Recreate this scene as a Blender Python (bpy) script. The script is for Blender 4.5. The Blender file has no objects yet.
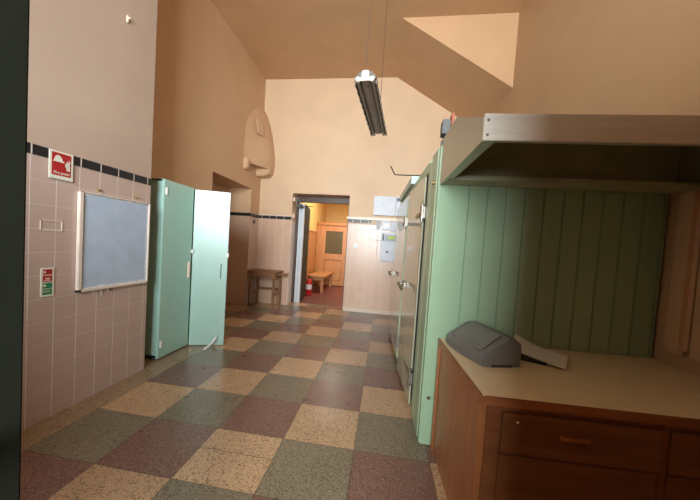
import bpy, bmesh, math, random
from mathutils import Matrix, Vector
random.seed(4)
C = bpy.context.scene.collection
PI = math.pi

# ---------------------------------------------------------------- materials
def mat(name, col, rough=.6, metal=0., var=.0, vscale=6., bump=.0, bscale=40., spec=.5, col2=None, stretch=None, coat=0.):
    m = bpy.data.materials.new(name); m.use_nodes = True
    nt = m.node_tree; b = nt.nodes['Principled BSDF']
    b.inputs['Roughness'].default_value = rough; b.inputs['Metallic'].default_value = metal
    b.inputs['Specular IOR Level'].default_value = spec
    b.inputs['Coat Weight'].default_value = coat
    tc = nt.nodes.new('ShaderNodeTexCoord'); mp = nt.nodes.new('ShaderNodeMapping')
    nt.links.new(tc.outputs['Object'], mp.inputs[0])
    if stretch: mp.inputs['Scale'].default_value = stretch
    n = nt.nodes.new('ShaderNodeTexNoise'); n.inputs['Scale'].default_value = vscale; n.inputs['Detail'].default_value = 5
    nt.links.new(mp.outputs[0], n.inputs['Vector'])
    r = nt.nodes.new('ShaderNodeValToRGB')
    c1 = col; c2 = col2 if col2 else tuple(c*(1-var) for c in col)
    r.color_ramp.elements[0].position = .3; r.color_ramp.elements[1].position = .7
    r.color_ramp.elements[0].color = (*c2, 1); r.color_ramp.elements[1].color = (*c1, 1)
    nt.links.new(n.outputs['Fac'], r.inputs['Fac']); nt.links.new(r.outputs['Color'], b.inputs['Base Color'])
    if bump:
        n2 = nt.nodes.new('ShaderNodeTexNoise'); n2.inputs['Scale'].default_value = bscale; n2.inputs['Detail'].default_value = 4
        nt.links.new(mp.outputs[0], n2.inputs['Vector'])
        bp = nt.nodes.new('ShaderNodeBump'); bp.inputs['Strength'].default_value = bump; bp.inputs['Distance'].default_value = .01
        nt.links.new(n2.outputs['Fac'], bp.inputs['Height']); nt.links.new(bp.outputs['Normal'], b.inputs['Normal'])
    return m

class NB:
    """small node expression builder"""
    def __init__(s, m): s.nt = m.node_tree
    def math(s, op, a, b=None, c=None):
        n = s.nt.nodes.new('ShaderNodeMath'); n.operation = op
        for k, v in enumerate((a, b, c)):
            if v is None: continue
            if isinstance(v, (int, float)): n.inputs[k].default_value = v
            else: s.nt.links.new(v, n.inputs[k])
        return n.outputs[0]
    def mix(s, f, a, b):
        n = s.nt.nodes.new('ShaderNodeMix'); n.data_type = 'RGBA'
        for k, v in ((0, f), (6, a), (7, b)):
            if isinstance(v, (int, float)): n.inputs[k].default_value = v
            elif isinstance(v, tuple): n.inputs[k].default_value = (*v, 1)
            else: s.nt.links.new(v, n.inputs[k])
        return n.outputs[2]
    def coords(s):
        tc = s.nt.nodes.new('ShaderNodeTexCoord'); sp = s.nt.nodes.new('ShaderNodeSeparateXYZ')
        s.nt.links.new(tc.outputs['Object'], sp.inputs[0]); return tc.outputs['Object'], sp.outputs[0], sp.outputs[1], sp.outputs[2]
    def noise(s, v, scale, detail=4):
        n = s.nt.nodes.new('ShaderNodeTexNoise'); n.inputs['Scale'].default_value = scale; n.inputs['Detail'].default_value = detail
        s.nt.links.new(v, n.inputs['Vector']); return n.outputs['Fac']
    def ramp(s, f, p0, p1):
        n = s.nt.nodes.new('ShaderNodeMapRange'); n.inputs[1].default_value = p0; n.inputs[2].default_value = p1
        s.nt.links.new(f, n.inputs[0]); return n.outputs[0]

def base(name, rough):
    m = bpy.data.materials.new(name); m.use_nodes = True
    b = m.node_tree.nodes['Principled BSDF']; b.inputs['Roughness'].default_value = rough
    return m, b, NB(m)

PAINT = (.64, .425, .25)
def plaster(name, col, tile=None, axis=1, off=0., tilecol=(.58, .45, .385)):
    """painted plaster; below the band glazed square tiles with pale grout"""
    m, b, g = base(name, .55)
    v, x, y, z = g.coords()
    n = g.noise(v, 2.2, 5); n2 = g.noise(v, 28, 3)
    c = g.mix(g.ramp(n, .35, .7), tuple(k*.93 for k in col), col)
    h = n2
    if tile:
        u = x if axis == 0 else y
        fu = g.math('FRACT', g.math('DIVIDE', g.math('SUBTRACT', u, off), tile))
        fz = g.math('FRACT', g.math('DIVIDE', g.math('SUBTRACT', z, 1.708), .15))
        gu = g.math('LESS_THAN', fu, .032); gz = g.math('LESS_THAN', fz, .026)
        iu = g.math('FLOOR', g.math('DIVIDE', g.math('SUBTRACT', u, off), tile))
        iz = g.math('FLOOR', g.math('DIVIDE', g.math('SUBTRACT', z, 1.708), .15))
        cb = m.node_tree.nodes.new('ShaderNodeCombineXYZ')
        m.node_tree.links.new(iu, cb.inputs[0]); m.node_tree.links.new(iz, cb.inputs[1])
        wn = m.node_tree.nodes.new('ShaderNodeTexWhiteNoise'); m.node_tree.links.new(cb.outputs[0], wn.inputs[0])
        tc = g.mix(wn.outputs['Value'], tuple(k*.95 for k in tilecol), tilecol)
        gn = g.ramp(g.noise(v, 5, 3), .3, .6)
        tc = g.mix(g.math('MULTIPLY', gz, .45), tc, (.74, .67, .6))
        tc = g.mix(g.math('MULTIPLY', gu, g.math('MULTIPLY_ADD', gn, .5, .45)), tc, (.8, .74, .68))
        low = g.math('LESS_THAN', z, 1.708)
        c = g.mix(low, c, tc)
        m.node_tree.links.new(g.math('MULTIPLY_ADD', low, -.27, .55), b.inputs['Roughness'])
        h = g.math('SUBTRACT', n2, g.math('MULTIPLY', low, g.math('ADD', g.math('MULTIPLY', g.math('ADD', gu, gz), .6), g.math('MULTIPLY', n2, .85))))
    m.node_tree.links.new(c, b.inputs['Base Color'])
    bp = m.node_tree.nodes.new('ShaderNodeBump'); bp.inputs['Strength'].default_value = .12; bp.inputs['Distance'].default_value = .004
    m.node_tree.links.new(h, bp.inputs['Height']); m.node_tree.links.new(bp.outputs['Normal'], b.inputs['Normal'])
    return m

S = .46
def floor_mat():
    m, b, g = base('terrazzo_checker', .3)
    v, x, y, z = g.coords(); nt = m.node_tree
    fx = g.math('DIVIDE', x, S); fy = g.math('DIVIDE', y, S)
    ix = g.math('FLOOR', fx); iy = g.math('FLOOR', fy)
    k = g.math('FLOORED_MODULO', g.math('ADD', g.math('SUBTRACT', ix, iy), 1.), 3.)
    isg = g.math('LESS_THAN', g.math('ABSOLUTE', g.math('SUBTRACT', k, 1.)), .5)
    ism = g.math('GREATER_THAN', k, 1.5)
    cb = nt.nodes.new('ShaderNodeCombineXYZ'); nt.links.new(ix, cb.inputs[0]); nt.links.new(iy, cb.inputs[1])
    wn = nt.nodes.new('ShaderNodeTexWhiteNoise'); nt.links.new(cb.outputs[0], wn.inputs[0])
    BE, GR, MA = (.58, .385, .215), (.205, .19, .122), (.20, .098, .078)
    c = g.mix(isg, BE, GR); c = g.mix(ism, c, MA)
    # plain beige border along the left wall
    edge = g.math('MULTIPLY', g.math('LESS_THAN', x, -1.845), g.math('LESS_THAN', y, 2.1))
    c = g.mix(edge, c, (.36, .255, .15))
    c = g.mix(g.math('MULTIPLY', wn.outputs['Value'], .22), c, (.10, .065, .045))
    # chips: dark and pale flecks of several sizes
    def chips(scale, thr, gate, lo):
        vo = nt.nodes.new('ShaderNodeTexVoronoi'); vo.inputs['Scale'].default_value = scale; nt.links.new(v, vo.inputs['Vector'])
        sp = nt.nodes.new('ShaderNodeSeparateColor'); nt.links.new(vo.outputs['Color'], sp.inputs[0])
        return g.math('MULTIPLY', g.math('LESS_THAN', vo.outputs['Distance'], thr), g.math('GREATER_THAN', sp.outputs[gate], lo))
    c = g.mix(g.math('MULTIPLY', chips(125, .42, 1, .45), .30), c, (.66, .54, .42))
    c = g.mix(g.math('MULTIPLY', chips(150, .45, 0, .45), .50), c, (.09, .055, .038))
    c = g.mix(g.math('MULTIPLY', chips(70, .36, 2, .62), .72), c, (.06, .036, .025))
    n3 = g.noise(v, 75, 3)
    c = g.mix(g.math('MULTIPLY', g.ramp(g.noise(v, 3.0, 5), .35, .75), .18), c, (.16, .10, .065))
    # joints
    gx = g.math('LESS_THAN', g.math('ABSOLUTE', g.math('SUBTRACT', g.math('FRACT', g.math('ADD', fx, .5)), .5)), .005)
    gy = g.math('LESS_THAN', g.math('ABSOLUTE', g.math('SUBTRACT', g.math('FRACT', g.math('ADD', fy, .5)), .5)), .005)
    j = g.math('MULTIPLY', g.math('MAXIMUM', gx, gy), g.math('SUBTRACT', 1., edge))
    c = g.mix(g.math('MULTIPLY', j, .75), c, (.05, .032, .025))
    # one crack across a beige tile in front
    cn = g.noise(v, 14, 3)
    cy_ = g.math('ADD', g.math('MULTIPLY', cn, .03), -.215)
    cr = g.math('MULTIPLY', g.math('LESS_THAN', g.math('ABSOLUTE', g.math('SUBTRACT', y, cy_)), .003),
                g.math('MULTIPLY', g.math('GREATER_THAN', x, -.92), g.math('LESS_THAN', x, -.46)))
    c = g.mix(g.math('MULTIPLY', cr, .8), c, (.06, .035, .025))
    nt.links.new(c, b.inputs['Base Color'])
    r = g.math('MULTIPLY_ADD', g.noise(v, 4, 4), .22, .19)
    nt.links.new(r, b.inputs['Roughness'])
    bp = nt.nodes.new('ShaderNodeBump'); bp.inputs['Strength'].default_value = .18; bp.inputs['Distance'].default_value = .003
    nt.links.new(g.math('SUBTRACT', n3, g.math('MULTIPLY', j, 1.)), bp.inputs['Height']); nt.links.new(bp.outputs['Normal'], b.inputs['Normal'])
    return m

def band_mat(name, axis, off):
    m, b, g = base(name, .38)
    v, x, y, z = g.coords(); u = x if axis == 0 else y
    f = g.math('FRACT', g.math('DIVIDE', g.math('SUBTRACT', u, off), .154))
    j = g.math('LESS_THAN', f, .055)
    m.node_tree.links.new(g.mix(j, (.012, .012, .014), (.60, .55, .48)), b.inputs['Base Color'])
    return m

def wood(name, col, dark, rough=.4, axis='z', scale=1.):
    st = {'x': (1.2, 14, 14), 'y': (14, 1.2, 14), 'z': (14, 14, 1.2)}[axis]
    m = mat(name, col, rough, col2=dark, vscale=2.2*scale, stretch=st, bump=.05, bscale=8)
    return m

M = dict(
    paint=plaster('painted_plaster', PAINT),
    tile_left=plaster('tiled_left', (.475, .355, .27), .154, 1, -.313, (.52, .385, .32)),  # walls share one paint; tones per wall stand in for differing light
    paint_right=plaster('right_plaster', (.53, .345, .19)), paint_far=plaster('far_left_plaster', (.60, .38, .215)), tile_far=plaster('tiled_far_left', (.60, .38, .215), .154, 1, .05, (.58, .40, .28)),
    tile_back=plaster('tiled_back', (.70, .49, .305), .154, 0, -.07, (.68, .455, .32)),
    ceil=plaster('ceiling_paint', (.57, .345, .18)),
    floor=floor_mat(), band_y=band_mat('band_left', 1, -.313), band_y2=band_mat('band_far_left', 1, .05), band_x=band_mat('band_back', 0, -.07),
    cream=mat('cream_gloss', (.78, .64, .5), .35, var=.08),
    ochre=plaster('ochre_paint', (.80, .54, .20)), redfloor=mat('red_brown_lino', (.16, .045, .035), .45, var=.3, vscale=14),
    mint=mat('mint_enamel', (.39, .61, .52), .33, var=.08, vscale=3, bump=.03, bscale=9, spec=.8),
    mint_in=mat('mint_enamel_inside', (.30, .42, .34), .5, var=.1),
    sage=mat('sage_enamel', (.315, .455, .29), .32, var=.10, vscale=2.5, bump=.04, bscale=14),
    sage_gloss=mat('sage_gloss_door', (.42, .46, .33), .10, var=.12, vscale=2.0, bump=.015, bscale=5, coat=.5),
    steel=mat('brushed_steel', (.62, .585, .50), .42, .35, var=.15, vscale=5, stretch=(.6, 8, 8)),
    hoodpaint=mat('hood_grey_green', (.42, .40, .30), .35, .35, var=.12, vscale=3),
    hoodin=mat('hood_inside', (.46, .46, .30), .6, .0, var=.3, vscale=5),
    chrome=mat('chrome', (.36, .33, .28), .42, 1., var=.2, vscale=30),
    black=mat('black_iron', (.02, .02, .02), .4, var=.3), gap_dark=mat('gap_dark_fill', (.03, .032, .028), .8, var=.2),  # black metal, and a dark fill standing in for shade in gaps
    brass=mat('brass', (.62, .47, .24), .3, 1., var=.2, vscale=40),
    white=mat('white_paint', (.80, .79, .76), .4, var=.06, vscale=8), paper=mat('paper', (.80, .78, .72), .8, var=.06, vscale=12),
    boxwhite=mat('meter_enamel', (.66, .69, .74), .45, var=.16, vscale=9), boxgrey=mat('meter_grey', (.40, .44, .45), .5, var=.12, vscale=9),
    lime=mat('lime_label', (.55, .75, .10), .5, var=.1),
    blue=mat('blue_felt', (.47, .57, .70), .95, var=.12, vscale=9, bump=.2, bscale=70),
    fray=mat('frayed_white', (.80, .78, .76), .95, var=.1, vscale=60),
    whiteframe=mat('frame_white', (.76, .66, .56), .4, var=.08),
    sign_red=mat('sign_red', (.42, .018, .018), .4, var=.15), sign_white=mat('sign_white', (.74, .74, .62), .45, var=.05), sign_green=mat('sign_green', (.02, .22, .09), .4, var=.15),
    counter_lit=wood('counter_wood_lit', (.38, .145, .048), (.26, .09, .03), .35), counter_shaded=wood('counter_wood_shaded', (.23, .085, .028), (.15, .05, .016), .4, 'x'),  # one wood: shade darkens the front copy, the lit side stays lighter
    edge=wood('counter_edge', (.36, .13, .045), (.22, .075, .025), .35, 'x'),
    laminate=mat('cream_laminate', (.76, .62, .40), .38, var=.07, vscale=16),
    table=wood('old_oak', (.30, .145, .06), (.18, .08, .032), .45, 'x'),
    pine=wood('orange_pine', (.52, .235, .075), (.40, .17, .05), .35), pine_b=wood('bench_pine', (.50, .24, .09), (.38, .165, .055), .35, 'y'),
    binlid=mat('grey_plastic', (.16, .152, .138), .42, var=.12, vscale=9, bump=.08, bscale=120), binflap=mat('grey_plastic_flap', (.175, .165, .15), .42, var=.12, vscale=9, bump=.08, bscale=120), blackfolder=mat('black_plastic', (.018, .018, .02), .35, var=.2),
    lampgrey=mat('lamp_grey', (.36, .32, .26), .5, .2, var=.25, vscale=12), lampdark=mat('lamp_dark', (.15, .13, .11), .5, .1, var=.3, vscale=12),
    lampwhite=mat('lamp_white', (.85, .80, .70), .4, var=.05), wire=mat('lamp_wire', (.12, .075, .045), .6, var=.1),
    red=mat('extinguisher_red', (.55, .02, .02), .25, var=.1), label=mat('extinguisher_label', (.75, .72, .70), .5, var=.1),
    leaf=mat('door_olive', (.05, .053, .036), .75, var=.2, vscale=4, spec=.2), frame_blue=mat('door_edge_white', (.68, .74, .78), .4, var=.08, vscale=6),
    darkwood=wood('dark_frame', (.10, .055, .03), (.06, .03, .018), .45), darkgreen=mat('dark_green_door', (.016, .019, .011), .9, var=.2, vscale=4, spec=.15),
    orange=mat('orange_plastic', (.36, .09, .03), .5, var=.1), greybox=mat('sounder_grey', (.085, .09, .085), .45, var=.2, vscale=30),
    seal=mat('white_strip', (.82, .80, .80), .6, var=.08),
)
gm = bpy.data.materials.new('obscured_glass'); gm.use_nodes = True
gb = gm.node_tree.nodes['Principled BSDF']
gb.inputs['Base Color'].default_value = (.62, .62, .45, 1); gb.inputs['Roughness'].default_value = .15
gb.inputs['Transmission Weight'].default_value = .6
gn = gm.node_tree.nodes.new('ShaderNodeTexWave'); gn.inputs['Scale'].default_value = 9; gn.bands_direction = 'Z'; gn.inputs['Distortion'].default_value = 3
gr = gm.node_tree.nodes.new('ShaderNodeValToRGB'); gr.color_ramp.elements[0].color = (.12, .10, .05, 1); gr.color_ramp.elements[1].color = (.34, .29, .17, 1)
gt = gm.node_tree.nodes.new('ShaderNodeTexCoord'); gm.node_tree.links.new(gt.outputs['Object'], gn.inputs['Vector'])
gm.node_tree.links.new(gn.outputs['Fac'], gr.inputs['Fac']); gm.node_tree.links.new(gr.outputs['Color'], gb.inputs['Base Color'])
M['glass_old'] = gm
wg = bpy.data.materials.new('window_glass'); wg.use_nodes = True
_t = wg.node_tree; _t.nodes.remove(_t.nodes['Principled BSDF'])
_tr = _t.nodes.new('ShaderNodeBsdfTransparent'); _gl = _t.nodes.new('ShaderNodeBsdfGlossy'); _mx = _t.nodes.new('ShaderNodeMixShader'); _fr = _t.nodes.new('ShaderNodeFresnel')
_fr.inputs[0].default_value = 1.45; _gl.inputs['Roughness'].default_value = .02
_n = _t.nodes.new('ShaderNodeTexNoise'); _r = _t.nodes.new('ShaderNodeValToRGB')
_r.color_ramp.elements[0].color = (.90, .94, .95, 1); _r.color_ramp.elements[1].color = (.96, .98, .98, 1)
for a_, b_ in ((_n.outputs['Fac'], _r.inputs['Fac']), (_r.outputs['Color'], _tr.inputs[0]), (_fr.outputs[0], _mx.inputs[0]), (_tr.outputs[0], _mx.inputs[1]), (_gl.outputs[0], _mx.inputs[2]), (_mx.outputs[0], _t.nodes['Material Output'].inputs[0])): _t.links.new(a_, b_)
M['glass'] = wg

# ---------------------------------------------------------------- mesh helpers
class MB:
    def __init__(s): s.bm = bmesh.new()
    def box(s, x0, x1, y0, y1, z0, z1, bev=0., mtx=None):
        t = bmesh.new()
        bmesh.ops.create_cube(t, size=1)
        for v in t.verts:
            v.co = Vector((x0+(v.co.x+.5)*(x1-x0), y0+(v.co.y+.5)*(y1-y0), z0+(v.co.z+.5)*(z1-z0)))
        if bev: bmesh.ops.bevel(t, geom=list(t.edges), offset=bev, segments=2, affect='EDGES', clamp_overlap=True)
        return s._add(t, mtx)
    def _add(s, t, mtx=None):
        if mtx: bmesh.ops.transform(t, matrix=mtx, verts=t.verts)
        me = bpy.data.meshes.new('tmp'); t.to_mesh(me); t.free(); s.bm.from_mesh(me); bpy.data.meshes.remove(me); return s
    def prism(s, poly, ax, a, b, bev=0.):
        """polygon in the two other axes, extruded along ax from a to b"""
        t = bmesh.new()
        def P(u, v, w):
            return {0: (w, u, v), 1: (u, w, v), 2: (u, v, w)}[ax]
        va = [t.verts.new(P(u, v, a)) for u, v in poly]; vb = [t.verts.new(P(u, v, b)) for u, v in poly]
        t.faces.new(va); t.faces.new(list(reversed(vb)))
        n = len(poly)
        for i in range(n): t.faces.new((va[i], vb[i], vb[(i+1) % n], va[(i+1) % n]))
        bmesh.ops.recalc_face_normals(t, faces=t.faces)
        if bev: bmesh.ops.bevel(t, geom=list(t.edges), offset=bev, segments=3, affect='EDGES', clamp_overlap=True)
        return s._add(t)
    def cyl(s, p, q, r, r2=None, n=16, bev=0.):
        p, q = Vector(p), Vector(q); d = q-p; t = bmesh.new()
        bmesh.ops.create_cone(t, cap_ends=True, segments=n, radius1=r, radius2=r if r2 is None else r2, depth=d.length)
        if bev: bmesh.ops.bevel(t, geom=[e for e in t.edges if len([f for f in e.link_faces if len(f.verts) > 4])], offset=bev, segments=2, affect='EDGES')
        return s._add(t, Matrix.Translation((p+q)/2) @ d.to_track_quat('Z', 'Y').to_matrix().to_4x4())
    def tube(s, pts, r, n=8):
        pts = [Vector(p) for p in pts]; t = bmesh.new(); rings = []
        for i, p in enumerate(pts):
            d = (pts[min(i+1, len(pts)-1)]-pts[max(i-1, 0)]).normalized()
            q = d.to_track_quat('Z', 'Y')
            rings.append([t.verts.new(p+q @ Vector((r*math.cos(k*2*PI/n), r*math.sin(k*2*PI/n), 0))) for k in range(n)])
        for a, b in zip(rings, rings[1:]):
            for k in range(n): t.faces.new((a[k], a[(k+1) % n], b[(k+1) % n], b[k]))
        t.faces.new(list(reversed(rings[0]))); t.faces.new(rings[-1])
        return s._add(t)
    def lathe(s, prof, o, n=24):
        t = bmesh.new(); rings = []
        for r, z in prof: rings.append([t.verts.new((o[0]+r*math.cos(k*2*PI/n), o[1]+r*math.sin(k*2*PI/n), o[2]+z)) for k in range(n)])
        for a, b in zip(rings, rings[1:]):
            for k in range(n): t.faces.new((a[k], a[(k+1) % n], b[(k+1) % n], b[k]))
        t.faces.new(list(reversed(rings[0]))); t.faces.new(rings[-1])
        return s._add(t)
    def grid(s, fn, nu, nv, thick=0.):
        t = bmesh.new()
        vs = [[t.verts.new(fn(i/nu, j/nv)) for j in range(nv+1)] for i in range(nu+1)]
        for i in range(nu):
            for j in range(nv): t.faces.new((vs[i][j], vs[i+1][j], vs[i+1][j+1], vs[i][j+1]))
        bmesh.ops.recalc_face_normals(t, faces=t.faces)
        if thick: bmesh.ops.solidify(t, geom=list(t.faces), thickness=thick)
        return s._add(t)
    def build(s, name, m, parent=None, local=False, smooth=False, kind=None):
        """vertices are given in world metres unless local; a parent carries them"""
        me = bpy.data.meshes.new(name); bm = s.bm
        if parent is not None and not local:
            off = Vector(parent['_o']); bmesh.ops.translate(bm, vec=-off, verts=bm.verts)
        bm.to_mesh(me); bm.free(); me.materials.append(M[m] if isinstance(m, str) else m)
        if smooth:
            for p in me.polygons: p.use_smooth = True
            try: me.set_sharp_from_angle(angle=math.radians(40))
            except Exception: pass
        o = bpy.data.objects.new(name, me); C.objects.link(o)
        if parent is not None:
            o.parent = parent
            o['_o'] = parent['_o'][:] if local is False else (0., 0., 0.)
        else: o['_o'] = (0., 0., 0.)
        if kind: o['kind'] = kind
        return o
def B(*a, bev=0.): return MB().box(*a, bev=bev)
def tag(o, label, cat, group=None):
    o['label'] = label; o['category'] = cat
    if group: o['group'] = group
    return o
def thing(name, label, cat, loc=(0, 0, 0), rotz=0., group=None):
    o = bpy.data.objects.new(name, None); C.objects.link(o); o.location = loc; o.rotation_euler = (0, 0, rotz)
    o.empty_display_size = .1; o['_o'] = tuple(loc); return tag(o, label, cat, group)
def tag_free(name, mb, m, label, cat, origin, rotz=0., smooth=False, group=None):
    """a one-mesh thing with its origin at a sensible base point (world vertices)"""
    bmesh.ops.translate(mb.bm, vec=-Vector(origin), verts=mb.bm.verts)
    o = mb.build(name, m, smooth=smooth); o.location = origin; return tag(o, label, cat, group)
def struct(name, mb, m, **k): return mb.build(name, m, kind='structure', **k)
def text_mb(body, size, ext=.0006):
    cu = bpy.data.curves.new('t', 'FONT'); cu.body = body; cu.size = size; cu.extrude = ext; cu.align_x = 'CENTER'; cu.shear = .2
    o = bpy.data.objects.new('t', cu); C.objects.link(o)
    bpy.context.view_layer.update()
    me = bpy.data.meshes.new_from_object(o.evaluated_get(bpy.context.evaluated_depsgraph_get()))
    mb = MB(); mb.bm.from_mesh(me)
    bpy.data.objects.remove(o); bpy.data.curves.remove(cu); bpy.data.meshes.remove(me)
    return mb

XL, XF, YB, XR, ZC = -2.04, -2.45, 4.10, 1.64, 4.48
YF, YW = -1.95, -4.6           # unseen light-blocking wall by the camera; end wall with the window behind
# ---------------------------------------------------------------- setting
struct('floor', B(-3.4, 2.1, YW-.2, 4.46, -.12, 0), 'floor')
struct('trim_1', B(-2.1, .8, 4.46, 9.1, -.12, 0), 'redfloor')                 # floor of the room beyond the doorway
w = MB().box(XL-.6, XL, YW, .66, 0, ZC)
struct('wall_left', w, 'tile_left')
w = MB()
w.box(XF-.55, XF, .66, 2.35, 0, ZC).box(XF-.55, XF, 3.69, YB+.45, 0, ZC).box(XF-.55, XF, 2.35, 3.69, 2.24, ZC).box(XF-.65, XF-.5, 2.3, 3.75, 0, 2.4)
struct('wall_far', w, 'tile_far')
w = MB()
DX0, DX1, DZ = -1.76, -.615, 2.255
w.box(XF, DX0, YB, YB+.45, 0, ZC).box(DX1, XR+.3, YB, YB+.45, 0, ZC).box(DX0, DX1, YB, YB+.45, DZ, ZC)
struct('wall_back', w, 'tile_back')
RY0, RY1 = 3.10, 3.95
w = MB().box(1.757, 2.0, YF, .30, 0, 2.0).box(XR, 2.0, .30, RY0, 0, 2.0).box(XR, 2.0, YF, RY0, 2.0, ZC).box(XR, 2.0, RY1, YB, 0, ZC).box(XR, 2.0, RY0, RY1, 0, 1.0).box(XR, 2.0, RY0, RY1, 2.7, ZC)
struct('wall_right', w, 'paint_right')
# unseen walls added to block light, then the end wall with the window
w = MB().box(.15, 2.0, YF-.16, YF, 0, 2.4).box(XL, -.80, -2.42, -2.30, 0, 1.6)
struct('wall_light_block', w, 'paint')
w = MB()
WX0, WX1, WZ0, WZ1 = -1.05, 1.0, 1.0, 3.6
w.box(XL-.6, WX0, YW-.2, YW, 0, ZC).box(WX1, 2.0, YW-.2, YW, 0, ZC).box(WX0, WX1, YW-.2, YW, 0, WZ0).box(WX0, WX1, YW-.2, YW, WZ1, ZC)
w.box(1.3, 1.5, YW, YF-.16, 0, ZC)
struct('wall_behind', w, 'paint')
wf = MB()
for x in (WX0, (WX0+WX1)/2-.03, WX1-.06): wf.box(x, x+.06, YW-.14, YW-.08, WZ0, WZ1)
for z in (WZ0, 2.55, WZ1-.06): wf.box(WX0, WX1, YW-.14, YW-.08, z, z+.06)
struct('window_1', wf, 'white')
wf = MB()
for y in (RY0, RY1-.05): wf.box(XR+.1, XR+.16, y, y+.05, 1.0, 2.7)
for z in (1.0, 2.0, 2.65): wf.box(XR+.1, XR+.16, RY0, RY1, z, z+.05)
struct('window_2', wf, 'white')
struct('trim_12', B(XR+.125, XR+.132, RY0, RY1, 1.0, 2.7), 'glass')
struct('trim_2', B(WX0, WX1, YW-.115, YW-.105, WZ0, WZ1), 'glass')
# ceiling with the boxed-in sloping soffit in the back right corner
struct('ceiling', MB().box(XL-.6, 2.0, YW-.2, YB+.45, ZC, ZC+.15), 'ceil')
s_ = MB().prism([(.098, ZC+.02), (XR+.04, 3.487-.0), (XR+.04, ZC+.02)], 1, 2.593, YB+.02)
struct('trim_3', s_, 'ceil')
# dado band: black tiles under a cream cap
struct('trim_4', B(XL, XL+.006, YW, .66, 1.708, 1.768), 'band_y')
struct('trim_5', MB().box(XF, XF+.006, .66, 2.35, 1.722, 1.782).box(XF, XF+.006, 3.69, YB, 1.722, 1.782).box(XF-.5, XF+.006, 3.684, 3.69, 1.722, 1.782), 'band_y2')
struct('trim_6', MB().box(XF, DX0, YB-.006, YB, 1.725, 1.785).box(DX1, -.17, YB-.006, YB, 1.735, 1.795), 'band_x')
struct('trim_7', MB().box(XF, DX0, YB-.012, YB, 1.785, 1.81, bev=.003).box(DX1-.03, .5, YB-.03, YB, 1.80, 1.845, bev=.006), 'cream')
struct('baseboard_back', MB().box(DX1, .6, YB-.02, YB, 0, .075, bev=.006), 'cream')
struct('trim_8', MB().box(1.70, 1.757, .0, .13, .80, 1.70, bev=.025).box(1.725, 1.757, -.5, .0, .80, 1.72, bev=.012), 'paint')   # boxed pipe run
# door frame in the back wall
fr = MB().box(DX0, DX1, YB+.30, YB+.40, 2.13, DZ, bev=.004).box(DX0, DX0+.05, YB+.30, YB+.42, 0, 2.13, bev=.004).box(DX1-.05, DX1, YB+.30, YB+.42, 0, 2.13, bev=.004)
struct('door_2', fr, 'darkwood')
fr2 = MB().box(DX0+.055, DX0+.10, YB+.32, YB+.40, 0, 2.10, bev=.004).box(DX0+.104, DX0+.165, YB+.33, YB+.40, 0, 2.10, bev=.004)
struct('trim_9', fr2, 'frame_blue')
# room beyond
struct('wall_beyond', MB().box(-2.15, -2.0, YB+.45, 9.1, 0, 3.2).box(-2.15, .8, 9.0, 9.15, 0, 3.2).box(.65, .8, YB+.45, 9.1, 0, 3.2).box(-2.15, .8, YB+.45, 9.15, 3.2, 3.3), 'ochre')
struct('trim_10', MB().box(-2.0, -1.985, 4.6, 7.5, 0, 1.62).box(-2.0, -1.97, 4.6, 7.5, 1.62, 1.66), 'pine')

# dark green door leaf standing open beside the camera, with its jamb
d = thing('dark_green_door', 'dark green door edge standing open at the left border of the picture', 'door', (-.36, -2.30, 0))
a0, a1 = Vector((-.36, -2.30)), Vector((-.292, -1.602)); dv = (a1-a0); L = dv.length; ang = math.atan2(dv.y, dv.x)
rm = Matrix.Translation((a0.x, a0.y, 0)) @ Matrix.Rotation(ang, 4, 'Z')
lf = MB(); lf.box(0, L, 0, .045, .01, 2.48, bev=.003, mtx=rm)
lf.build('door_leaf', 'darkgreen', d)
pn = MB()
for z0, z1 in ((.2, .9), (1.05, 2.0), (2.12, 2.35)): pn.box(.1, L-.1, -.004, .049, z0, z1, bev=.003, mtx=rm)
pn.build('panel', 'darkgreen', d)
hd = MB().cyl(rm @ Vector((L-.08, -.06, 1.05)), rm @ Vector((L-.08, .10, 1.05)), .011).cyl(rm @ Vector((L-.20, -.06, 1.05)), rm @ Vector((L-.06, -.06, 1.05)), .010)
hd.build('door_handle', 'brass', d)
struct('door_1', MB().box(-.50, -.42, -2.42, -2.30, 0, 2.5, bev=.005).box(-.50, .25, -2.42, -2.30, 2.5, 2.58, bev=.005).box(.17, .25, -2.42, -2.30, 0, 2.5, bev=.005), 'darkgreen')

# ---------------------------------------------------------------- green double locker
lk = thing('metal_locker', 'tall mint green steel locker with one door open, left of the room', 'locker', (-2.08, .84, 0))
X0, X1, Y0, YM, Y1, ZT = -2.44, -2.065, .865, 1.35, 1.80, 1.815
cb = MB()
cb.box(X0, X1-.022, Y0, Y0+.02, .02, ZT, bev=.002).box(X0, X1-.022, Y1-.02, Y1, .02, ZT).box(X0, X0+.02, Y0, Y1, .02, ZT).box(X0, X1-.022, Y0, Y1, ZT-.02, ZT).box(X0, X1-.022, Y0, Y1, .02, .05)
cb.box(X0, X1-.022, YM-.015, YM+.015, .02, ZT)
cb.build('body', 'mint', lk)
for z in (.62, 1.2): B(X0+.02, X1-.022, YM+.015, Y1-.02, z, z+.02).build('shelf', 'mint_in', lk)
MB().box(X0+.03, X1-.05, Y0+.03, Y1-.03, 0, .02).build('plinth', 'black', lk)
dr = B(X1-.022, X1, Y0, YM-.003, .018, ZT, bev=.004).build('door', 'mint', lk)
for z in (.16, 1.70):
    h = MB().cyl((X1+.004, Y0+.035, z-.035), (X1+.004, Y0+.035, z+.035), .007).box(X1-.001, X1+.004, Y0+.02, Y0+.055, z-.03, z+.03)
    h.build('hinge', 'white', dr)
MB().box(X1, X1+.022, YM-.07, YM-.045, .80, .985, bev=.006).build('door_handle', 'cream', dr)
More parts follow.
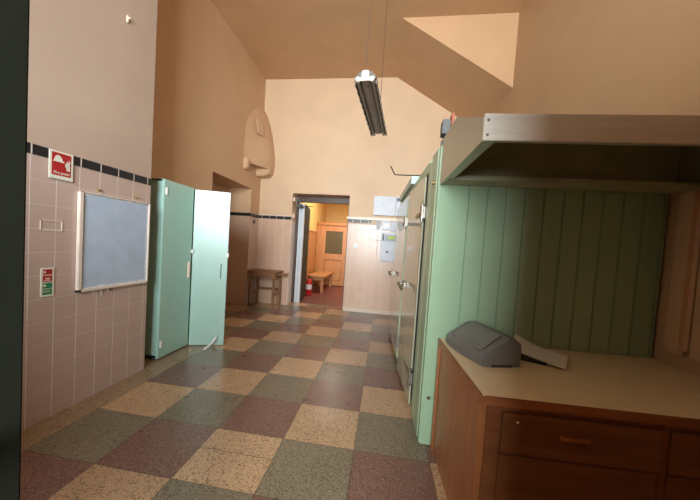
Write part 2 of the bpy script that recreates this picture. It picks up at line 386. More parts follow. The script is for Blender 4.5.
MB().box(X1, X1+.03, YM-.022, YM-.004, 1.08, 1.12, bev=.004).build('latch', 'white', dr)
# the open leaf
h0 = Vector((-2.060, YM+.008)); h1 = Vector((-1.70, 1.492)); dv = h1-h0; L = dv.length
rm = Matrix.Translation((h0.x, h0.y, 0)) @ Matrix.Rotation(math.atan2(dv.y, dv.x), 4, 'Z')
od = MB().box(0, L, 0, .022, .008, ZT-.012, bev=.004, mtx=rm).build('door', 'mint', lk); od['label'] = 'open locker door'
MB().box(L-.072, L-.062, -.003, .002, .80, .975, mtx=rm).build('handle_slot', 'black', od)
MB().box(L-.02, L+.014, -.012, .016, 1.05, 1.10, bev=.004, mtx=rm).build('latch', 'white', od)
# folded paper strip hanging from the open door to the floor
def strip(u, v):
    p0, p1, p2 = Vector((-1.752, 1.415, .125)), Vector((-1.772, 1.36, .05)), Vector((-1.825, 1.285, .004))
    c = (1-u)**2*p0+2*u*(1-u)*p1+u*u*p2
    return c+Vector((.034*(v-.5), -.012*(v-.5), 0))
tag_free('paper_strip', MB().grid(strip, 8, 2, .0015), 'seal', 'white paper strip hanging under the open mint locker door', 'paper', (-1.825, 1.285, 0), smooth=True)

# ---------------------------------------------------------------- left wall: notice board, signs
nb = thing('notice_board', 'pale blue felt notice board in a white frame on the tiled wall', 'notice board', (XL, .31, 1.18))
y0, y1, z0, z1, t = -.02, .635, .822, 1.54, .028
MB().box(XL+.002, XL+t, y0, y0+.028, z0, z1, bev=.003).box(XL+.002, XL+t, y1-.014, y1, z0, z1, bev=.003).box(XL+.002, XL+t, y0, y1, z1-.009, z1, bev=.002).box(XL+.002, XL+t, y0, y1, z0, z0+.02, bev=.003).build('frame', 'whiteframe', nb)
B(XL+.001, XL+.016, y0+.02, y1-.015, z0+.012, z1-.006).build('felt_panel', 'blue', nb)
fy = MB()
rnd = random.Random(2)
def fringe(a, b, n, edge):
    for k in range(n):
        p = a+(b-a)*(k+.5)/n; w_ = (b-a)/n*rnd.uniform(.4, .75); d_ = rnd.uniform(.004, .018)
        if edge == 'l': fy.box(XL+.016, XL+.0185, y0+.028, y0+.028+d_*.6, p-w_*.5, p+w_*.5)
        if edge == 'r': fy.box(XL+.016, XL+.0185, y1-.016-d_, y1-.014, p-w_*.5, p+w_*.5)
        if edge == 't': fy.box(XL+.016, XL+.0185, p-w_*.5, p+w_*.5, z1-.010-d_*.8, z1-.009)
        if edge == 'b': fy.box(XL+.016, XL+.0185, p-w_*.5, p+w_*.5, z0+.02, z0+.02+d_)
fringe(z0+.03, z1-.03, 34, 'l'); fringe(z0+.03, z1-.03, 30, 'r'); fringe(y0+.04, y1-.03, 22, 't'); fringe(y0+.04, y1-.03, 26, 'b')
for k in range(3): fy.box(XL+.02, XL+.0215, .11+.06*k, .113+.06*k, z0-.03-.02*(k % 2), z0+.03)
fr_ = fy.build('frayed_edge', 'fray', nb)
ci = 0
for (y, z), lab in zip(((.139, 1.573), (.491, 1.573), (.268, .808)), ('brown clip above the left half of the blue board', 'brown clip above the right half of the blue board', 'brown clip under the blue notice board')):
    tag_free('wall_clip', MB().box(XL, XL+.012, y-.016, y+.016, z-.009, z+.009, bev=.003).cyl((XL+.01, y, z), (XL+.018, y, z), .006, n=10), 'brass', lab, 'clip', (XL, y, z), group='clips around the notice board')
# red helmet-and-flames sign
sg = thing('fire_sign', 'square red fire point sign with helmet and flames over the black band', 'sign', (XL, -.137, 1.68))
B(XL+.006, XL+.011, -.213, -.060, 1.588, 1.768, bev=.001).build('sign_board', 'sign_white', sg)
B(XL+.0112, XL+.0118, -.198, -.075, 1.612, 1.757).build('red_field', 'sign_red', sg)
hm = MB(); cx_, cz_ = -.157, 1.712
hm.prism([(cx_-.032, cz_-.008), (cx_-.036, cz_-.013), (cx_+.040, cz_-.013), (cx_+.036, cz_-.006), (cx_+.026, cz_-.002), (cx_+.022, cz_+.012), (cx_+.012, cz_+.024), (cx_+.0, cz_+.030), (cx_-.008, cz_+.029), (cx_-.018, cz_+.022), (cx_-.025, cz_+.008), (cx_-.027, cz_-.004)], 0, XL+.0118, XL+.0124)
hm.build('helmet_symbol', 'sign_white', sg)
fl = MB(); fx = -.098
for dy, dz, s_ in ((-.008, .0, 1.), (.006, .004, 1.1), (-.002, -.022, .9), (.010, -.026, .8)):
    pts = [(-.006, -.022), (.004, -.024), (.009, -.012), (.006, -.002), (.011, .010), (.002, .024), (.002, .008), (-.006, .002), (-.008, -.010)]
    fl.prism([(fx+dy+p*s_*.9, 1.695+dz+q*s_) for p, q in pts], 0, XL+.0118, XL+.0124)
fl.build('flame_symbol', 'sign_white', sg)
tx = text_mb('Fire point', .026); bmesh.ops.transform(tx.bm, matrix=Matrix.Translation((XL+.0122, -.137, 1.622)) @ Matrix(((0, 0, 1, 0), (1, 0, 0, 0), (0, 1, 0, 0), (0, 0, 0, 1))), verts=tx.bm.verts)
tx.build('lettering', 'sign_white', sg)
cl = thing('notice_sign', 'small narrow sign half red half green low on the tiled wall', 'sign', (XL, -.2, .915))
B(XL+.001, XL+.006, -.243, -.162, .822, 1.010, bev=.001).build('sign_board', 'sign_white', cl)
for a, b_ in ((.965, 1.0), (.918, .960)): B(XL+.006, XL+.0066, -.232, -.175, a, b_).build('red_field', 'sign_red', cl)
for a, b_ in ((.876, .912), (.836, .872)): B(XL+.006, XL+.0066, -.232, -.175, a, b_).build('green_field', 'sign_green', cl)
for b_ in ((-.228, -.215, .975, .99), (-.215, -.19, .935, .945), (-.225, -.185, .925, .930), (-.228, -.212, .888, .903), (-.228, -.185, .850, .853), (-.228, -.190, .860, .863)):
    B(XL+.0066, XL+.007, *b_).build('symbol', 'cream', cl)
# painted-over hatch outline in the tiles and a hook high on the wall
hp = MB()
for b_ in ((-.25, -.116, 1.312, 1.318), (-.25, -.116, 1.247, 1.253), (-.25, -.246, 1.247, 1.318), (-.12, -.116, 1.247, 1.318)): hp.box(XL, XL+.004, *b_)
struct('trim_11', hp, 'cream')
tag_free('wall_nail', MB().cyl((XL, .345, 2.957), (XL+.03, .345, 2.965), .006, n=8).box(XL, XL+.012, .338, .352, 2.93, 2.985, bev=.003), 'cream', 'small pale hook high on the pink plaster wall', 'hook', (XL, .345, 2.957))

# ---------------------------------------------------------------- far left: plaster corbelled casing, vent
def dx(z):
    pts = [(2.56, .235), (2.64, .27), (2.8, .285), (2.95, .275), (3.15, .245), (3.4, .195), (3.6, .135), (3.78, .06), (3.90, -.01)]
    if z <= pts[0][0]: return pts[0][1]
    for (za, a), (zb, b) in zip(pts, pts[1:]):
        if z <= zb: return a+(b-a)*(z-za)/(zb-za)
    return -.01
CY0, CY1 = 3.12, YB+.02
def casing(u, v):
    z = 2.66+(3.93-2.66)*v
    w0 = CY0+.0+.72*max(0, (v-.42)/.58)**2.2
    y = w0+(CY1-w0)*u
    e = min(1, u/.92); e = e*e*(3-2*e)
    return Vector((XF-.03+(dx(z)+.03)*e, y, z))
cs = thing('plaster_casing', 'rounded plaster casing bulging from the left wall by the corner', 'casing', (XF, 3.7, 2.6))
sh = MB().grid(casing, 24, 26)
# closed underside
def under(u, v):
    a = casing(u, 0); return Vector((XF-.03+(a.x-XF+.03)*v, a.y, a.z))
sh.grid(under, 24, 3)
sh.build('shell', 'paint_far', cs, smooth=True)
for (ya, yb, w_) in ((3.30, 3.42, .09), (3.86, YB, .275)):
    c_ = MB().prism([(XF-.02, 2.72), (XF+w_-.015, 2.72), (XF+w_, 2.64), (XF+w_-.025, 2.57), (XF+w_*.65, 2.53), (XF-.02, 2.52)], 1, ya, yb, bev=.015)
    c_.build('corbel', 'paint_far', cs, smooth=True)
vp = MB().box(-.008, .014, 0, .17, 0, .26, bev=.004)
for k in range(6): vp.box(.012, .018, .02, .15, .03+.036*k, .045+.036*k)
vpx = vp.build('vent_cover', 'paint_far', cs, local=True); vpx.location = (.128, -.17, .62); vpx.rotation_euler = (0, -.16, -.36)
tag_free('bell_push', B(XF-.006, XF+.02, 3.84, 3.90, 1.60, 1.665, bev=.004), 'black', 'small black wall switch under the band above the oak table', 'switch', (XF, 3.87, 1.63))

# ---------------------------------------------------------------- small oak table
tb = thing('side_table', 'small dark oak table in the far left corner beside the doorway', 'table', (-2.13, 3.84, 0))
TX0, TX1, TY0, TY1 = -2.41, -1.85, 3.60, 4.06
B(TX0, TX1, TY0, TY1, .675, .70, bev=.005).build('tabletop', 'table', tb)
MB().box(TX0+.05, TX1-.05, TY0+.03, TY0+.05, .59, .675).box(TX0+.05, TX1-.05, TY1-.05, TY1-.03, .59, .675).box(TX0+.03, TX0+.05, TY0+.05, TY1-.05, .59, .675).box(TX1-.05, TX1-.03, TY0+.05, TY1-.05, .59, .675).build('apron', 'table', tb)
for x in (TX0+.02, TX1-.065):
    for y in (TY0+.02, TY1-.065): B(x, x+.045, y, y+.045, 0, .675, bev=.004).build('leg', 'table', tb)
MB().box(TX0+.04, TX1-.04, TY1-.055, TY1-.03, .30, .345).build('stretcher', 'table', tb)
for x in (TX0+.03, TX1-.055): B(x, x+.025, TY0+.04, TY1-.04, .24, .285).build('stretcher', 'table', tb)
B(TX1-.25, TX1+.13, TY1-.30, TY1-.06, .635, .657, bev=.003).build('pull_out_board', 'table', tb)

# ---------------------------------------------------------------- doorway furniture and the room beyond
dc = thing('door_closer', 'ring shaped door closer at the top left of the doorway', 'door closer', (-1.66, 4.2, 2.1))
MB().tube([(-1.64+.065*math.cos(a), 4.22, 2.135+.065*math.sin(a)) for a in [PI*k/14 for k in range(15)]]+[(-1.705, 4.22, 2.03)], .011).build('ring', 'chrome', dc, smooth=True)
MB().box(-1.69, -1.60, 4.20, 4.34, 1.99, 2.06, bev=.01).cyl((-1.64, 4.21, 2.13), (-1.64, 4.28, 2.13), .03).build('spring_box', 'greybox', dc, smooth=True)
for z in (1.77, 2.10): B(-1.758, -1.72, 4.13, 4.20, z, z+.08, bev=.006).build('bracket', 'cream', dc)
MB().tube([(-1.60, 4.33, 2.02), (-1.56, 4.42, 2.04), (-1.42, 4.46, 2.05)], .009).build('arm', 'black', dc)
ld = thing('passage_door', 'dark olive door leaf swung open into the ochre room', 'door', (-1.585, 4.52, 0))
rm = Matrix.Translation((-1.585, 4.53, 0)) @ Matrix.Rotation(math.radians(97.5), 4, 'Z')
MB().box(0, .85, 0, .045, .01, 2.1, bev=.003, mtx=rm).build('door_leaf', 'leaf', ld)
MB().cyl(rm @ Vector((.78, -.05, 1.0)), rm @ Vector((.78, .09, 1.0)), .01).cyl(rm @ Vector((.68, -.05, 1.0)), rm @ Vector((.79, -.05, 1.0)), .009).build('door_handle', 'chrome', ld)
fe = thing('fire_extinguisher', 'red fire extinguisher on the floor beside the open olive door', 'fire extinguisher', (-1.655, 5.52, 0))
ex = (-1.655, 5.52, 0)
MB().lathe([(.066, 0), (.075, .012), (.075, .33), (.068, .365), (.045, .395), (.022, .41), (.022, .425)], ex).build('cylinder', 'red', fe, smooth=True)
MB().lathe([(.0765, .15), (.0765, .27)], ex).build('label_band', 'label', fe, smooth=True)
MB().lathe([(.024, .425), (.026, .45), (.018, .465)], ex).box(ex[0]-.012, ex[0]+.012, ex[1]-.09, ex[1]+.03, .46, .475, bev=.003).box(ex[0]-.010, ex[0]+.010, ex[1]-.085, ex[1]+.0, .485, .497, bev=.003).build('valve_handle', 'black', fe)
MB().tube([(ex[0]+.02, ex[1], .445), (ex[0]+.075, ex[1]-.01, .43), (ex[0]+.10, ex[1]-.02, .36), (ex[0]+.092, ex[1]-.02, .22), (ex[0]+.088, ex[1]-.02, .14)], .010).build('hose', 'black', fe, smooth=True)
pb = thing('pine_bench', 'low orange pine bench with square legs beyond the doorway', 'bench', (-1.62, 6.75, 0))
B(-1.86, -1.36, 5.95, 7.50, .40, .445, bev=.008).build('seat', 'pine_b', pb)
for x in (-1.80, -1.47):
    for y in (6.02, 7.36): B(x, x+.07, y, y+.07, 0, .40, bev=.006).build('leg', 'pine_b', pb)
for y in (6.03, 7.38): B(-1.77, -1.44, y, y+.03, .32, .40).build('rail', 'pine_b', pb)
gp = thing('glazed_partition', 'orange wooden partition with a small glazed door beyond the doorway', 'partition', (-1.0, 7.6, 0))
MB().box(-1.99, -1.88, 7.56, 7.66, 0, 1.96, bev=.006).box(-.98, -.86, 7.56, 7.66, 0, 1.96, bev=.006).box(-1.99, .6, 7.55, 7.67, 1.88, 1.96, bev=.006).build('frame', 'pine', gp)
pl = MB()
for k in range(8): pl.box(-.86+.18*k, -.68+.18*k-.004, 7.59, 7.63, 0, 1.88, bev=.004)
pl.build('boarding', 'pine', gp)
wd = MB().box(-1.88, -1.70, 7.58, 7.63, .02, 1.88, bev=.003).box(-1.16, -.98, 7.58, 7.63, .02, 1.88, bev=.003).box(-1.70, -1.16, 7.58, 7.63, 1.70, 1.88, bev=.003).box(-1.70, -1.16, 7.58, 7.63, .02, .18, bev=.003).box(-1.70, -1.16, 7.58, 7.63, .82, 1.0, bev=.003)
wdo = wd.build('door', 'pine', gp)
B(-1.70, -1.16, 7.60, 7.615, 1.0, 1.70).build('pane', 'glass_old', wdo)
B(-1.69, -1.17, 7.60, 7.62, .19, .81, bev=.006).build('door_panel', 'pine', wdo)
MB().cyl((-1.05, 7.57, .98), (-1.05, 7.53, .98), .022).build('door_knob', 'brass', wdo)

# ---------------------------------------------------------------- meters on the back wall
mp = thing('meter_cabinet', 'wide white meter cabinet on the back wall above the band', 'meter cabinet', (.17, YB, 2.07))
B(-.14, .265, YB-.07, YB, 1.895, 2.255, bev=.006).build('door', 'boxwhite', mp)
B(.272, .55, YB-.07, YB, 1.895, 2.255, bev=.006).build('door', 'boxwhite', mp)
B(.285, .335, YB-.074, YB-.068, 2.17, 2.23, bev=.002).build('meter_window', 'black', mp)
tag_free('switch_box', MB().box(-.07, .005, YB-.05, YB, 1.635, 1.79, bev=.006).cyl((-.03, YB-.05, 1.66), (-.03, YB-.06, 1.66), .012), 'boxgrey', 'small grey switch box below the white meter cabinet', 'switch box', (-.03, YB, 1.71))
jb = thing('junction_box', 'white junction box right of the small grey switch box', 'junction box', (.16, YB, 1.7))
B(.03, .205, YB-.045, YB, 1.62, 1.79, bev=.006).build('cover', 'boxwhite', jb)
B(.22, .33, YB-.035, YB, 1.60, 1.79, bev=.006).build('cover', 'boxwhite', jb)
MB().box(.06, .175, YB-.049, YB-.044, 1.66, 1.75, bev=.002).build('label_plate', 'white', jb)
fb = thing('fuse_board', 'white fuse board with black breaker low on the back wall', 'fuse board', (.22, YB, 1.3))
B(.03, .50, YB-.03, YB+.006, 1.20, 1.58, bev=.004).build('back_plate', 'boxwhite', fb)
B(.05, .48, YB-.08, YB-.03, 1.03, 1.33, bev=.008).build('meter_box', 'boxwhite', fb)
MB().box(.06, .095, YB-.075, YB-.03, 1.42, 1.545, bev=.004).build('breaker', 'black', fb)
MB().box(.12, .34, YB-.06, YB-.03, 1.42, 1.53, bev=.004).build('breaker_row', 'boxgrey', fb)
B(.17, .34, YB-.064, YB-.058, 1.455, 1.51).build('label_strip', 'lime', fb)
MB().cyl((.165, YB-.08, 1.21), (.165, YB-.10, 1.21), .022).build('dial', 'black', fb)
sw = thing('light_switch', 'small white light switch on the tiles right of the doorway', 'light switch', (-.44, YB, 1.295))
B(-.487, -.395, YB-.012, YB, 1.25, 1.342, bev=.003).build('plate', 'white', sw)
B(-.455, -.425, YB-.018, YB-.011, 1.27, 1.32, bev=.002).build('rocker', 'white', sw)
# thin surface conduits
tag_free('conduit', MB().tube([(-.185, YB-.003, 1.79), (-.185, YB-.003, 1.42), (.03, YB-.003, 1.42)], .0045).tube([(-.03, YB-.003, 1.628), (-.03, YB-.003, 1.10)], .004), 'boxgrey', 'thin grey conduit on the tiles below the meter boxes', 'conduit', (-.1, YB, 1.42))

OC = (.412, .17, 0)
# ---------------------------------------------------------------- cold room (local frame: x into the unit, y along its door face)
O = (.43, .17, 0); ROT = math.radians(2.4)
cr = thing('cold_room', 'sage green walk-in cold room with grooved end wall and two doors', 'cold room', OC, ROT)
def P(): return MB()
P().box(.03, 1.20, .02, 2.75, .0, 1.955).build('body', 'sage', cr, local=True)
bd = P()
x = .082
k = 0
while x < 1.33:
    x2 = min(x+.112, 1.335)
    bd.box(x+.0015, x2-.0015, -.0, .03, .02, 1.95, bev=.0045); x = x2
bd.build('end_boarding', 'sage', cr, local=True)
P().box(-.0, .095, -.004, .06, .0, 1.955, bev=.008).box(-.004, .03, .06, .25, .01, 1.955, bev=.004).box(-.005, .03, .245, .355, .03, 1.92, bev=.003).build('corner_post', 'sage', cr, local=True)
P().box(.0, .03, .37, 2.75, 1.87, 1.955, bev=.004).box(0, .03, 1.22, 1.40, .02, 1.88).box(0, .03, 2.55, 2.75, .02, 1.88).build('front_frame', 'sage', cr, local=True)
P().box(-.002, .03, .355, .455, .10, 1.86).build('dark_gap_strip', 'gap_dark', cr, local=True)  # dark strip in place of the shaded gap beside the door
for (ya, yb, pa, pb_, z0) in ((.455, 1.19, .010, .042, .03), (1.40, 2.60, .035, .050, .07)):
    dd = P().prism([(-pa, ya), (.0, ya), (.0, yb), (-pb_, yb)], 2, z0, 1.86, bev=.005).build('door', 'sage_gloss', cr, local=True)
    f_ = lambda y: pa+(pb_-pa)*(y-ya)/(yb-ya)
    for z in (.26, 1.57):
        q_ = f_(ya+.15)
        P().prism([(-f_(ya+.02)-.010, ya+.02), (-f_(ya+.02), ya+.02), (-f_(ya+.30), ya+.30), (-f_(ya+.30)-.004, ya+.30)], 2, z-.016, z+.016, bev=.003).cyl((-pa-.010, ya-.012, z-.07), (-pa-.010, ya-.012, z+.07), .012).cyl((-pa-.010, ya-.012, z+.03), (-pa-.010, ya-.012, z+.05), .017).cyl((-pa-.010, ya-.012, z-.05), (-pa-.010, ya-.012, z-.03), .017).box(-pa-.006, -.0, ya-.05, ya-.004, z-.045, z+.045, bev=.003).build('hinge', 'chrome', dd, local=True, smooth=True)
    z = .93; proud = pb_
    lt = P().box(-proud-.018, -proud+.006, yb-.20, yb-.02, z-.028, z+.028, bev=.006).cyl((-proud-.0, yb-.06, z), (-proud-.055, yb-.06, z), .016)
    lt.tube([(-proud-.05, yb-.06, z), (-proud-.065, yb-.12, z+.012), (-proud-.060, yb-.22, z-.005), (-proud-.045, yb-.29, z-.03)], .011)
    lt.box(-proud-.040, -proud+.01, yb+.0, yb+.05, z-.022, z+.022, bev=.006)
    lt.build('latch_handle', 'chrome', dd, local=True, smooth=True)
P().box(-.03, .22, 1.22, 2.50, 1.955, 2.035, bev=.004).build('cornice_box', 'mint', cr, local=True)
P().cyl((-.004, .10, 1.735), (-.024, .10, 1.735), .014).build('knob', 'brass', cr, local=True)
P().cyl((.04, -.004, .32), (.04, -.018, .32), .011).build('knob', 'chrome', cr, local=True)
# bent rod over the doors, resting on the cornice
rd = P().tube([(.11, 1.47, 2.15), (.16, 1.47, 2.062), (.20, 1.47, 2.060), (.50, 1.47, 2.058)], .006)
tag_free('bent_rod', rd, 'black', 'thin bent black rod sticking out over the cold room doors', 'rod', (.45, 1.47, 2.05))
# sounder on top of the corner
al = thing('alarm_sounder', 'grey alarm box on a bracket on top of the cold room corner', 'alarm', (.46, .30, 1.97))
MB().box(.425, .475, .27, .36, 2.06, 2.155, bev=.004).build('housing', 'greybox', al, smooth=True)
MB().box(.43, .47, .29, .34, 1.965, 2.03, bev=.006).cyl((.45, .31, 2.0), (.45, .31, 2.09), .012).build('bracket', 'black', al)
MB().box(.482, .50, .28, .36, 2.06, 2.205, bev=.006).build('back_board', 'orange', al)

# ---------------------------------------------------------------- extraction hood
hdn = thing('extractor_hood', 'stainless fronted extractor hood above the wooden counter', 'hood', (.420, .168, 0), math.radians(1.2))
prof = [(-.004, 1.70), (-.80, 1.705), (-.785, 1.80), (-.34, 1.985), (-.004, 1.985)]
XH = 1.33
def shell(x0, x1):
    return MB().prism(prof, 0, x0, x1)
MB().prism(prof, 0, -.002, .012).build('side_panel', 'hoodpaint', hdn, local=True)
MB().prism(prof, 0, XH-.012, XH).build('side_panel', 'hoodpaint', hdn, local=True)
MB().prism([(-.785, 1.80), (-.34, 1.985), (-.004, 1.985), (-.004, 1.973), (-.337, 1.973), (-.785, 1.79)], 0, .012, XH-.012).build('top_panel', 'hoodin', hdn, local=True)
MB().box(-.002, XH, -.806, -.797, 1.705, 1.805, bev=.002).build('front_strip', 'steel', hdn, local=True)
MB().box(.012, XH-.012, -.795, -.786, 1.705, 1.80).build('front_panel', 'hoodin', hdn, local=True)
MB().box(.012, .045, -.79, -.02, 1.703, 1.716).build('rim', 'hoodpaint', hdn, local=True)
MB().box(.02, XH-.012, -.16, -.004, 1.70, 1.706).box(.02, XH-.012, -.168, -.16, 1.70, 1.725).box(.02, XH-.012, -.010, -.004, 1.706, 1.97).build('gutter', 'hoodin', hdn, local=True)
for z in (1.725, 1.78): MB().cyl((.012, -.806, z), (.012, -.8095, z), .005, n=10).build('rivet', 'lampdark', hdn, local=True)

# ---------------------------------------------------------------- wooden counter
ct = thing('wooden_counter', 'brown wooden counter with cream laminate worktop under the hood', 'counter', O, ROT)
c0, c1, f0, f1, zt = .062, 1.315, -.785, -.015, .72
P().box(c0, c1, f0, f1, zt-.016, zt, bev=.001).build('worktop', 'laminate', ct, local=True)
P().box(c0-.012, c0+.0, f0-.012, f1, zt-.034, zt+.003, bev=.004).box(c0, c1, f0-.012, f0, zt-.034, zt+.003, bev=.004).build('edging', 'edge', ct, local=True)
P().box(c0, c0+.02, f0+.012, f1, 0, zt-.016).build('side_panel', 'counter_lit', ct, local=True)
for a, b_ in ((f1-.05, f1), (f0-.002, f0+.03)): P().box(c0-.010, c0+.001, a, b_, 0, zt-.034, bev=.003).build('side_post', 'counter_lit', ct, local=True)
P().box(c0+.02, c0+.075, f0, f0+.03, .0, zt-.016, bev=.002).box(c0+.645, c0+.675, f0, f0+.03, .0, zt-.016, bev=.002).box(c0+.075, c1, f0+.005, f0+.03, zt-.055, zt-.016).box(c0+.075, c1, f0+.012, f0+.03, .04, .10).build('front_frame', 'counter_shaded', ct, local=True)
P().box(c0+.02, c1, f1-.02, f1, .06, zt-.016).box(c0+.02, c1, f0+.03, f1-.02, .08, .10).box(c1-.02, c1, f0+.03, f1-.02, .08, zt-.016).build('carcass', 'counter_shaded', ct, local=True)
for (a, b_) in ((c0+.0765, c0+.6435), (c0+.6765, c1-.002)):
    dw = P().box(a, b_, f0-.008, f0+.02, .500, zt-.0565, bev=.003).build('drawer', 'counter_shaded', ct, local=True)
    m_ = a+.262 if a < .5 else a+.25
    P().box(m_-.055, m_+.055, f0-.016, f0-.006, .590, .599, bev=.003).box(m_-.055, m_+.055, f0-.021, f0-.015, .585, .599, bev=.002).build('drawer_pull', 'counter_lit', dw, local=True)  # lighter wood copy paints a highlight on the pull
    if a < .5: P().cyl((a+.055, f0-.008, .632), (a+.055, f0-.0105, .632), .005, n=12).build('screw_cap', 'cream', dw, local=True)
    P().box(a, b_, f0-.004, f0+.02, .105, .495, bev=.003).build('door', 'counter_shaded', ct, local=True)

# swing bin lid lying on the worktop (local frame: y along its length, x across)
bl_a, bl_b = Vector((.512, .075)), Vector((.620, -.305))
ctr = Vector((.662, -.078)); dv = (bl_a-bl_b).normalized()
bl = thing('bin_lid', 'dark grey plastic swing bin lid lying on the cream worktop', 'bin lid', (ctr.x, ctr.y, zt+.001), math.atan2(dv.y, dv.x)-PI/2)
HL = .195
def profx(y):
    k = abs(y)/HL; return 1-.06*k*k
pr = [(-.10, 0), (-.105, .030), (-.095, .055), (.025, .146), (.05, .150), (.095, .135), (.103, .115), (.103, 0)]
lid = MB(); t = bmesh.new(); NS = 12; rings = []
for i in range(NS+1):
    y = -HL+2*HL*i/NS; e = 1-.10*max(0, (abs(y)-.15)/.045)
    bow = .0+.018*(1-(y/HL)**2)
    rings.append([t.verts.new((px-bow*(1 if px < -.05 else 0), y, pz*(e if pz > .06 else 1))) for px, pz in pr])
for a, b_ in zip(rings, rings[1:]):
    for k in range(len(pr)): t.faces.new((a[k], b_[k], b_[(k+1) % len(pr)], a[(k+1) % len(pr)]))
t.faces.new(rings[0]); t.faces.new(list(reversed(rings[-1])))
bmesh.ops.recalc_face_normals(t, faces=t.faces); bmesh.ops.bevel(t, geom=[e for e in t.edges if e.calc_face_angle(0) > .35], offset=.006, segments=2, affect='EDGES', clamp_overlap=True)
lid._add(t); lid.build('housing', 'binlid', bl, local=True, smooth=True)
def flap(u, v):
    y = -.145+.29*u; bw = .028*(1-(2*u-1)**2)
    s_ = (.10-bw*.55)+(.96-.10+bw*.55)*v
    px = -.095+.12*s_; pz = .055+.091*s_
    return Vector((px-.003, y, pz+.0045))
MB().grid(flap, 14, 6, .004).build('flap', 'binflap', bl, local=True, smooth=True)
def groove():
    g_ = MB(); pts = []
    for i in range(25):
        v = flap(i/24, 0); pts.append(v+Vector((-.004, 0, -.003)))
    g_.tube(pts, .0022, 6); e1 = [flap(1, j/6)+Vector((0, .002, -.001)) for j in range(7)]; e0 = [flap(0, j/6)+Vector((0, -.002, -.001)) for j in range(7)]
    g_.tube(e1, .0018, 6).tube(e0, .0018, 6); return g_
groove().build('flap_gap', 'gap_dark', bl, local=True)
MB().box(-.055, .055, -HL-.001, -HL+.004, .0, .014).build('notch', 'gap_dark', bl, local=True)
MB().box(-.12, -.108, -.03, .03, .022, .030, bev=.003).build('catch', 'binlid', bl, local=True)
# folder and sheet behind it
tag_free('black_folder', MB().prism([(.82, -.09), (.97, -.165), (1.02, -.03), (.89, .07)], 2, zt+.001, zt+.016, bev=.003), 'blackfolder', 'thin black folder under the white sheet on the worktop', 'folder', (.95, -.05, zt))
def sheet(u, v):
    # u along the long side from the raised left end, v across
    a, b_, c_, d_ = Vector((.835, -.06)), Vector((1.03, -.215)), Vector((1.16, .0)), Vector((.93, .13))
    p = a*(1-u)*(1-v)+b_*u*(1-v)+c_*u*v+d_*(1-u)*v
    z = zt+.0195+.062*(1-u)**2.2*(.35+.65*v)-.007*u**2
    return Vector((p.x, p.y, z+.004))
tag_free('booklet', MB().grid(sheet, 12, 6, .004), 'paper', 'white booklet with a lifted corner beside the grey bin lid', 'booklet', (1.0, -.03, zt), smooth=True)

# ---------------------------------------------------------------- hanging strip light, unlit
n0, f0_ = Vector((-.152, .70, 2.66)), Vector((-.058, 1.92, 2.66))
dv = f0_-n0; LL = dv.length
lt = thing('strip_light', 'grey unlit fluorescent strip light hanging on two thin wires', 'hanging light', tuple(n0), math.atan2(dv.y, dv.x)-PI/2)
MB().box(-.036, .036, 0, LL, -.012, .05, bev=.004).box(-.02, .02, .02, LL-.02, -.020, -.010, bev=.003).build('channel', 'lampgrey', lt, local=True)
MB().prism([(-.038, .05), (-.038, -.006), (-.088, .0), (-.092, .012), (-.05, .06), (.05, .06), (.092, .012), (.088, .0), (.038, -.006), (.038, .05)], 1, .012, LL-.012).build('reflector', 'lampdark', lt, local=True)
for s_ in (-1, 1):
    tb_ = MB().cyl((s_*.063, .02, -.016), (s_*.063, LL-.02, -.016), .013).build('tube', 'lampgrey', lt, local=True, smooth=True)
    for k in range(9):
        y = .07+k*(LL-.14)/8
        MB().box(s_*.088-.006, s_*.088+.006, y-.028, y+.028, -.03, .012, bev=.002).build('louvre', 'lampdark', lt, local=True)
    for k in range(8):
        y = .07+(k+.5)*(LL-.14)/8
        MB().box(s_*.091-.003, s_*.091+.003, y-.036, y+.036, -.020, .006).build('slot', 'lampwhite' if s_ > 0 else 'lampgrey', lt, local=True)
    for y in (.0, LL):
        MB().cyl((s_*.058, y-.010, -.012), (s_*.058, y+.018, -.012), .019).build('tube_holder', 'lampwhite' if y == 0 else 'lampgrey', lt, local=True)
    MB().prism([(s_*.084, -.03), (s_*.094, -.03), (s_*.094, .01), (s_*.084, .01)], 1, LL-.10, LL+.04).build('end_tab', 'lampdark', lt, local=True)
MB().box(-.058, .058, -.008, .016, -.022, .004, bev=.005).box(-.026, .026, -.006, .03, .0, .06, bev=.004).build('end_cap', 'lampwhite', lt, local=True)
for y in (.10, LL-.12): MB().cyl((.012, y, -.022), (.012, y, -.019), .010, n=12).build('knockout', 'black', lt, local=True)
for y in (.012, LL-.06): MB().cyl((.0, y, .05), (.0, y, ZC-2.65), .0035, n=8).build('suspension_wire', 'wire', lt, local=True)

for o in bpy.data.objects:
    if '_o' in o: del o['_o']

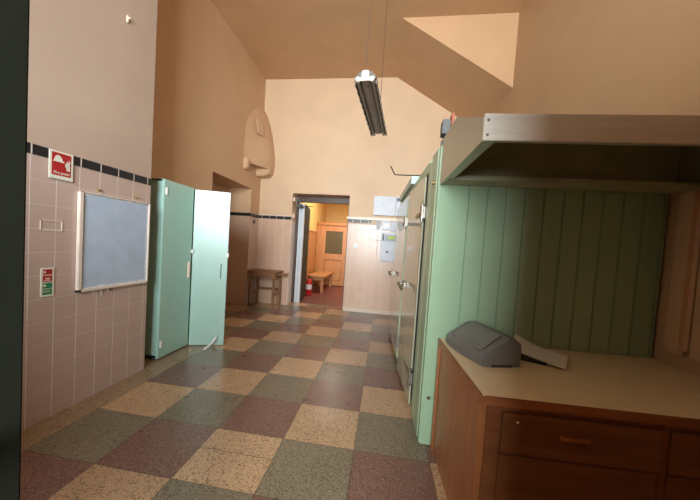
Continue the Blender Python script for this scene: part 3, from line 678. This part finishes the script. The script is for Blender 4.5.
# ---------------------------------------------------------------- light
def area(name, loc, target, sx, sy, power, col, spread=180):
    l = bpy.data.lights.new(name, 'AREA'); l.shape = 'RECTANGLE'; l.size = sx; l.size_y = sy; l.energy = power; l.spread = math.radians(spread); l.color = col
    o = bpy.data.objects.new(name, l); C.objects.link(o); o.location = loc
    o.rotation_euler = (Vector(target)-Vector(loc)).to_track_quat('-Z', 'Y').to_euler(); return o
area('daylight_window', ((WX0+WX1)/2, YW-.26, (WZ0+WZ1)/2), ((WX0+WX1)/2-.1, 0, 2.1), 1.95, 2.6, 385, (.93, .955, 1.0), 95)
area('daylight_side_window', (XR+.36, (RY0+RY1)/2, 1.85), (-1, (RY0+RY1)/2, 1.2), .8, 1.6, 11, (.87, .955, 1.0))
area('passage_lamp', (-.7, 6.4, 3.1), (-.7, 6.4, 0), 1.2, .6, 88, (1.0, .92, .78))
w = bpy.data.worlds.new('world'); bpy.context.scene.world = w; w.use_nodes = True
bg = w.node_tree.nodes['Background']; bg.inputs[0].default_value = (.75, .88, 1, 1); bg.inputs[1].default_value = .6

# ---------------------------------------------------------------- camera
Rm = ((0.9864716396379773, 0.15081536455751263, 0.06425285988456206), (0.07016190906784922, -0.034186623305117445, -0.9969496382982186), (-0.14815873482827616, 0.9879706476411021, -0.044305628239603795))
cam = bpy.data.cameras.new('camera'); co = bpy.data.objects.new('camera', cam); C.objects.link(co)
r0, r1, r2 = (Vector(r) for r in Rm)
mw = Matrix((r0, -r1, -r2)).transposed().to_4x4(); mw.translation = Vector((0.09260605, -1.8844018, 1.27441466)); co.matrix_world = mw
cam.sensor_width = 36; cam.lens = 308.0434*36/700; cam.shift_x = (350-336.2)/700; cam.shift_y = (258.954-250)/700
cam.clip_start = .02
sc = bpy.context.scene; sc.camera = co
sc.view_settings.view_transform = 'Standard'; sc.view_settings.look = 'None'; sc.view_settings.gamma = 1; sc.view_settings.exposure = 0.0
sc.view_settings.use_curve_mapping = False
sc.cycles.max_bounces = 12; sc.cycles.diffuse_bounces = 8
